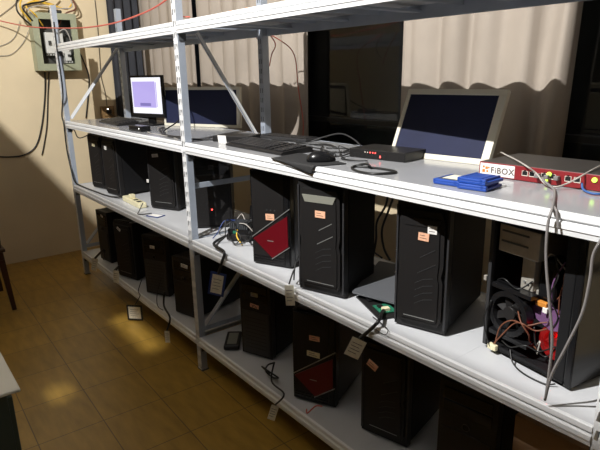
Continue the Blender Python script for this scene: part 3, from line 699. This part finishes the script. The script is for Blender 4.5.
hang_tag('white tag hanging below the cable coil at the bottom shelf edge', [(.66, .06, Z0+.10), (.69, .02, Z0+.03), (0.8310, -0.0140, 0.2500)], (0.7940, -0.0160, 0.1830), .034, .075, .3, r=.004)
cable('black cable coil on the bottom shelf before the red bottom tower', [(.62, .06, Z0+.02), (.60, .03, Z0+.06), (.66, .02, Z0+.07), (.70, .05, Z0+.04), (.64, .06, Z0+.012), (.60, .05, Z0+.03), (.65, .03, Z0+.09), (.68, .04, Z0+.11)], .004, 'rubber')
cable('red cord at the front of the bottom shelf below the black and red tower', [(.93, .03, Z0+.004), (.96, .01, Z0+.01), (.99, .03, Z0+.05), (1.02, .04, Z0+.06)], .003, 'redcable')
cable('thin black cable hanging before the third bottom tower', [(-.56, .08, Z0+.18), (-.55, .03, Z0+.08), (-.50, -.0, Z0+.01), (-.42, .0, Z0+.004)], .0025, 'rubber')
cable('white wire loop at the front edge of the middle shelf', [(1.30, .035, Z1+.004), (1.36, .01, Z1+.012), (1.41, -.008, Z1+.01), (1.40, -.012, Z1-.01), (1.36, -.012, Z1-.006)], .0015, 'dim')
cable('thick black cables hanging behind the gap between the two large towers', [(0.9560, 0.4700, 1.0850), (0.9460, 0.4700, 1.0270), (0.9050, 0.4600, 0.9450), (0.9110, 0.4500, 0.8660), (0.9180, 0.4200, 0.7730)], .005, 'rubber')
cable('second black cable hanging behind the gap between the two large towers', [(0.9900, 0.4700, 1.0740), (0.9590, 0.4700, 0.9980), (0.9360, 0.4600, 0.9150), (0.9590, 0.4500, 0.8410), (1.0140, 0.4300, 0.8050)], .005, 'rubber')
cable('black cable drooping behind the pale-bay tower', [(0.7870, 0.4600, 0.9210), (0.8360, 0.4500, 0.8680), (0.8970, 0.4400, 0.8190), (0.9770, 0.4200, 0.8070)], .004, 'rubber')
ph = thing('handset', 'black handheld device with a pale face on the bottom shelf', 'handset', (.12, .13, Z0+.0004), math.radians(-38))
MB().box(0, .17, 0, .08, 0, .028, 'plastic', bev=.008, seg=3).build('handset_body', ph)
MB().box(.025, .15, .015, .065, .0275, .0290, 'bay', bev=.0005).build('face', ph)
cb = thing('cardboard_box', 'brown cardboard box on the bottom shelf beside the right post', 'box', (1.80, .12, Z0+.0004))
MB().box(0, .24, 0, .32, 0, .40, 'card', bev=.002).build('carton', cb)
MB().box(-.0006, .2406, .14, .18, .0, .4006, 'cream').build('tape', cb)
cb2 = None

# ------------------------------------------------------------------ left wall: electrical box, wires, socket
eb = thing('electrical_box', 'open grey-green electrical box with breakers on the left wall', 'electrical box', (XL, 0, 0))
by0, by1, bz0, bz1, bd = .0, .355, 1.64, 2.10, .13
b = MB(); b.box(0, bd, by0, by0+.02, bz0, bz1, 'boxgreen'); b.box(0, bd, by1-.02, by1, bz0, bz1, 'boxgreen'); b.box(0, bd, by0+.02, by1-.02, bz0, bz0+.02, 'boxgreen'); b.box(0, bd, by0+.02, by1-.02, bz1-.02, bz1, 'boxgreen')
b.box(bd-.005, bd, by0+.02, by0+.05, bz0+.02, bz1-.02, 'boxgreen'); b.box(bd-.005, bd, by1-.05, by1-.02, bz0+.02, bz1-.02, 'boxgreen'); b.box(bd-.005, bd, by0+.05, by1-.05, bz0+.02, bz0+.055, 'boxgreen'); b.box(bd-.005, bd, by0+.05, by1-.05, bz1-.05, bz1-.02, 'boxgreen')
b.build('enclosure', eb)
MB().box(.002, .01, by0+.02, by1-.02, bz0+.02, bz1-.02, 'boxdark').build('back_plate', eb)
for (y, z, hh, ww) in ((.10, 1.78, .17, .07), (.175, 1.78, .17, .07), (.245, 1.72, .09, .05)):
    k = MB().box(.012, .075, y, y+ww, z, z+hh, 'breaker', bev=.004).build('breaker', eb)
    MB().box(.075, .090, y+.02, y+.04, z+hh*.4, z+hh*.6, 'boxdark', bev=.002).build('switch_lever', k)
    for q in range(3): MB().box(.01, .06, y+.005+q*.022, y+.018+q*.022, z-.015, z, 'breaker').build('terminal', k)
for m, pts in (('yellowcable', [(.06, .06, 1.98), (.10, .0, 2.03), (.13, -.07, 2.12), (.12, -.04, 2.20), (.10, .08, 2.19), (.08, .2, 2.17)]),
               ('yellowcable', [(.06, .10, 2.0), (.14, .03, 2.08), (.14, -.03, 2.14), (.13, .04, 2.18), (.12, .18, 2.16), (.10, .30, 2.14), (.08, .36, 2.2)]),
               ('rubber', [(.06, .05, 1.97), (.12, -.03, 2.02), (.14, -.10, 2.10), (.12, -.08, 2.19), (.10, .0, 2.21), (.08, .15, 2.22)]),
               ('rubber', [(.06, .07, 1.98), (.14, -.01, 2.05), (.15, -.06, 2.13), (.14, .0, 2.16), (.13, .12, 2.19), (.10, .22, 2.25)]),
               ('whitecable', [(.05, .08, 1.99), (.15, .01, 2.08), (.15, -.02, 2.12), (.14, .08, 2.15), (.12, .2, 2.14), (.12, .34, 2.16), (.10, .30, 2.3)]),
               ('browncable', [(.05, .22, 2.0), (.10, .28, 2.1), (.11, .37, 2.15), (.07, .33, 2.28)]),
               ('whitecable', [(.09, .20, 1.95), (.12, .26, 1.97), (.10, .30, 1.85), (.06, .27, 1.78)]),
               ('rubber', [(.06, .28, 1.74), (.1, .31, 1.8), (.1, .3, 1.9), (.06, .25, 1.97)])):
    MB().tube(pts, .007 if m != 'whitecable' else .005, m, 7).build('wire', eb)
MB().box(.02, .09, .16, .26, 2.105, 2.13, 'boxdark', bev=.01).build('cable_gland', eb)
# thin wires on the wall
def wallc(label, pts, r, m): return cable(label, pts, r, m)
wallc('thin grey wire drooping on the wall left of the electrical box, upper one', [(-2.6600, -0.0640, 2.0360), (-2.6700, -0.1080, 1.9270), (-2.6700, -0.1770, 1.8630), (-2.6700, -0.2860, 1.8230)], .0022, 'greycable')
wallc('thin grey wire drooping on the wall left of the electrical box, lower one', [(-2.6600, -0.0050, 1.9680), (-2.6700, -0.0630, 1.8650), (-2.6700, -0.1590, 1.7770), (-2.6700, -0.2510, 1.7610), (-2.6700, -0.3100, 1.7600)], .0022, 'greycable')
wallc('thin dark wire crossing the top left corner of the wall', [(-2.6700, -0.0020, 2.2480), (-2.6700, -0.0890, 2.1590), (-2.6700, -0.1730, 2.0940), (-2.6700, -0.2700, 2.0210)], .0022, 'dim')
wallc('thick black cable sagging out of the box to the left along the wall', [(-2.6600, 0.0750, 1.6310), (-2.6700, 0.0520, 1.4390), (-2.6700, -0.0070, 1.1870), (-2.6700, -0.0800, 1.0110), (-2.6700, -0.1860, 0.9430), (-2.6700, -0.3120, 0.9390), (-2.6700, -0.4300, 0.9600)], .006, 'rubber')
wallc('second thinner black cable hanging straight below the electrical box', [(-2.6600, 0.1080, 1.6300), (-2.6700, 0.0760, 1.4380), (-2.6700, 0.0340, 1.1840), (-2.6700, -0.0130, 1.0140), (-2.6700, -0.0420, 0.9280)], .005, 'rubber')
wallc('black cable running down from the box behind the rack to the wall socket', [(-2.6200, 0.3490, 1.8530), (-2.6600, 0.4130, 1.7120), (-2.6700, 0.4440, 1.5740), (-2.6700, 0.4140, 1.3990), (-2.6700, 0.3750, 1.2230)], .006, 'rubber')
wallc('thin black cable from the wall socket to the worktop', [(-2.6200, 0.5720, 1.2590), (-2.5500, 0.6080, 1.2240), (-2.3500, 0.5800, 1.2260), (-1.98, .42, T+.01), (-1.8, .40, T+.004), (-1.5, .42, T+.004)], .004, 'rubber')
wallc('thin dark cord hanging on the wall above the wall socket', [(-2.6700, 0.5750, 2.2370), (-2.6700, 0.5740, 2.0710), (-2.6700, 0.5670, 1.8590), (-2.6700, 0.5550, 1.5980), (-2.6700, 0.5740, 1.4470), (-2.6650, 0.5770, 1.3210)], .003, 'rubber')
so = thing('wall_socket', 'wall socket on a brown block with a white light, left wall', 'socket', (XL, .575, 1.265))
MB().box(0, .035, -.06, .06, -.055, .055, 'woodsocket', bev=.004).build('mounting_block', so)
MB().box(.035, .045, -.04, .04, -.035, .035, 'woodsocket', bev=.003).build('socket_plate', so)
MB().box(.045, .075, -.02, .02, -.01, .025, 'rubber', bev=.004).build('plug', so)
MB().cyl((.044, -.005, .028), (.05, -.005, .028), .006, 'white_led', 12).build('indicator_light', so)
cable('black cable running down the left front post to the cream power strip', [(-1.8980, -0.0080, 1.9710), (-1.9040, -0.0090, 1.7910), (-1.8910, -0.0090, 1.6000), (-1.9070, -0.0090, 1.4550), (-1.9930, -0.0120, 1.3030), (-1.9670, -0.0140, 1.2290), (-1.9820, -0.0120, 1.0340), (-1.9280, -0.0120, 0.8590), (-1.90, -.004, Z1+.03), (-1.80, .02, Z1+.006), (-1.55, .03, Z1+.006), (-1.30, .05, Z1+.006), (-1.12, .10, Z1+.02)], .0055, 'rubber')
cable('black cable branching behind the left front post under the worktop', [(-2.0440, 0.0200, 1.2060), (-1.8780, 0.0300, 1.1930), (-1.7860, 0.0400, 1.1380), (-1.80, .20, Z1+.425), (-1.70, .38, Z1+.43)], .004, 'rubber')
cable('red cord strung in front of the rack top from the wall', [(-2.6000, -0.2800, 2.0380), (-2.5200, -0.1430, 2.0000), (-2.1550, -0.1000, 1.9520), (-1.9250, -0.0200, 1.9310), (-1.3540, 0.0000, 1.8910), (-1.0290, 0.0500, 1.8870), (-0.7770, 0.0800, 1.8970), (-0.4890, 0.1000, 1.9200), (-0.2570, 0.1000, 1.9510), (-0.1350, 0.1000, 1.9930)], .0045, 'redcable')
cable('thin red cord curling beside the top of the middle post', [(-0.0320, 0.0200, 1.9490), (-0.0310, 0.0300, 1.8920), (0.0050, 0.0450, 1.8500), (0.0660, 0.0600, 1.8410)], .003, 'redcable')
cable('long thin red cord hanging down the curtain behind the rear middle post', [(-.12, .523, 1.83), (-.10, .70, 1.76), (-.10, .80, 1.68), (-.07, .80, 1.50), (-.03, .80, 1.32), (-.02, .79, 1.22)], .003, 'redcable')
cable('short red cord dangling behind the top shelf near the rear middle post', [(-.02, .523, 1.826), (-.01, .60, 1.74), (-.045, .60, 1.68), (-.07, .6, 1.62)], .003, 'redcable')
cable('short dark cord dangling left of the rear middle post', [(-.15, .523, 1.826), (-.13, .60, 1.73), (-.08, .60, 1.66)], .003, 'browncable')
for lb_, px in (('small white and orange box on the top shelf near the middle post', .02), ('second small orange-topped box on the top shelf behind the front edge', .17)):
    q = thing('small_box', lb_, 'box', (px, .30, Z3+.0004), .2)
    MB().box(0, .05, 0, .07, 0, .045, 'sticker', bev=.002).build('carton', q); MB().box(.0, .05, 0, .07, .045, .062, 'orange_ink', bev=.002).build('lid', q)

# ------------------------------------------------------------------ left foreground
ch = thing('wooden_chair', 'dark wooden chair at the left edge against the wall', 'chair', (-1.60, -.66, 0))
MB().box(-.44, .04, -.40, .045, .43, .455, 'wood', bev=.006).build('seat', ch)
MB().box(-.42, .02, -.38, .03, .37, .43, 'wood', bev=.004).build('seat_rail', ch)
for x, y in ((-.01, .01), (-.40, .01), (-.01, -.37), (-.40, -.37)):
    dx = .035 if x > -.1 else -.03; dy = .03 if y > -.1 else -.03
    b = MB(); t = bmesh.new(); r0, r1 = .014, .022
    v0 = [t.verts.new((x+dx+a*r0, y+dy+c*r0, 0)) for a, c in ((-1, -1), (1, -1), (1, 1), (-1, 1))]; v1 = [t.verts.new((x+a*r1, y+c*r1, .43)) for a, c in ((-1, -1), (1, -1), (1, 1), (-1, 1))]
    t.faces.new(v0[::-1]); t.faces.new(v1)
    for k in range(4): t.faces.new((v0[k], v0[(k+1) % 4], v1[(k+1) % 4], v1[k]))
    b.merge(t, 'wood'); b.build('leg', ch)
b = MB(); b.box(-.42, -.385, .0, .03, .45, .92, 'wood', bev=.004); b.box(-.03, .005, .0, .03, .45, .90, 'wood', bev=.004); b.box(-.385, -.03, .008, .022, .72, .90, 'wood', bev=.004); b.box(-.385, -.03, .008, .022, .52, .57, 'wood', bev=.004)
b.build('backrest', ch)
st = thing('side_cabinet', 'small dark teal cabinet with a pale top at the lower left edge', 'cabinet', (.63, -1.445, 0))
MB().box(0, .345, 0, .43, .740, .75, 'whitetop', bev=.004, seg=3).build('cabinet_top', st)
MB().box(.02, .30, .02, .40, .02, .7395, 'teal', bev=.004).build('cabinet_body', st)
MB().box(.04, .28, .40, .415, .06, .70, 'teal', bev=.003).build('cabinet_door', st)

# ------------------------------------------------------------------ the ceiling lamp behind the photographer
LX, LY, LZ = 1.1, -2.1, 3.7
la = thing('ceiling_lamp', 'bare bulb lamp under the ceiling behind the camera, with an added tray blocking its low light', 'lamp', (LX, LY, LZ))
MB().cyl((0, 0, .03), (0, 0, H-LZ), .012, 'lampm').build('lamp_stem', la)
MB().cyl((0, 0, .012), (0, 0, .035), .02, 'lampm').build('socket', la)
ey = .36; ez = -ey*1.40
tb = MB()
holes = [((px-LX)*ez/(0-LZ), (py-LY)*ez/(0-LZ), a, b_) for px, py, a, b_ in ((-.671, -.083, .085, .015), (-.252, -.672, .024, .009))]   # slots added to the tray to throw light patches on the floor
ys = [-1.5]; x0_, x1_ = -2.2, 1.3
rows = sorted(holes, key=lambda q: q[1]); yc = -1.5
for hx, hy, hw, hd in rows:
    tb.box(x0_, x1_, yc, hy-hd/2, ez-.004, ez, 'lampm'); tb.box(x0_, hx-hw/2, hy-hd/2, hy+hd/2, ez-.004, ez, 'lampm'); tb.box(hx+hw/2, x1_, hy-hd/2, hy+hd/2, ez-.004, ez, 'lampm'); yc = hy+hd/2
tb.box(x0_, x1_, yc, ey, ez-.004, ez, 'lampm'); tb.build('tray', la)  # added opaque tray, shaped to cast the shadow line on the left wall
b = MB()
for x in (-1.25, 1.05): b.cyl((x, 0, ez), (x, 0, H-LZ), .006, 'lampm', 8)
b.build('hanger', la)
def light(kind, name, loc, energy, col, **k):
    l = bpy.data.lights.new(name, kind); l.energy = energy; l.color = col
    for a, v in k.items(): setattr(l, a, v)
    o = bpy.data.objects.new(name, l); C.objects.link(o); o.location = loc; return o
light('POINT', 'lamp_light', (LX, LY, LZ), 840, (1, .985, .96), shadow_soft_size=.011)
lo = Vector((1.66+.205, .19, Z1+.095)); light('POINT', 'fan_led', (lo.x, lo.y, lo.z), .22, (1, .02, .02), shadow_soft_size=.01)
for o in [q for q in C.objects if q.parent is None and 'label' in q]:
    n = o.name.split('.')[0]
    if n == 'computer_tower': o['group'] = 'computer towers on the middle shelf' if o.location.z > .5 else 'computer towers on the bottom shelf'
    elif n == 'hanging_tag': o['group'] = 'tags hanging on cords from the shelves'
    elif n == 'drive_caddy': o['group'] = 'blue drive caddies on the worktop'
    elif n == 'flat_panel': o['group'] = 'beige framed navy panels'
    elif n == 'keyboard': o['group'] = 'keyboards on the worktop'
    elif n == 'curtain' and 'taupe' in o['label']: o['group'] = 'taupe window curtains'
    elif n == 'small_box': o['group'] = 'small boxes on the top shelf'
wd = bpy.data.worlds.new('World'); bpy.context.scene.world = wd; wd.use_nodes = True
wd.node_tree.nodes['Background'].inputs[0].default_value = (.01, .011, .014, 1); wd.node_tree.nodes['Background'].inputs[1].default_value = .3

# ------------------------------------------------------------------ camera
cam = bpy.data.cameras.new('camera'); co = bpy.data.objects.new('camera', cam); C.objects.link(co)
cam.sensor_width = 36; cam.lens = 32.7897; cam.clip_start = .05
r_, u_, f_ = (0.6196, 0.7847, -0.0182), (-0.1983, 0.1790, 0.9636), (-0.7595, 0.5934, -0.2666)
co.matrix_world = Matrix(((r_[0], u_[0], -f_[0], 2.5141), (r_[1], u_[1], -f_[1], -1.2248), (r_[2], u_[2], -f_[2], 1.5756), (0, 0, 0, 1)))
s = bpy.context.scene; s.camera = co
s.view_settings.view_transform = 'Standard'; s.view_settings.look = 'None'; s.view_settings.gamma = 1; s.view_settings.use_curve_mapping = False
s.view_settings.exposure = 0.0
s.cycles.max_bounces = 8; s.cycles.diffuse_bounces = 4; s.cycles.use_denoising = True
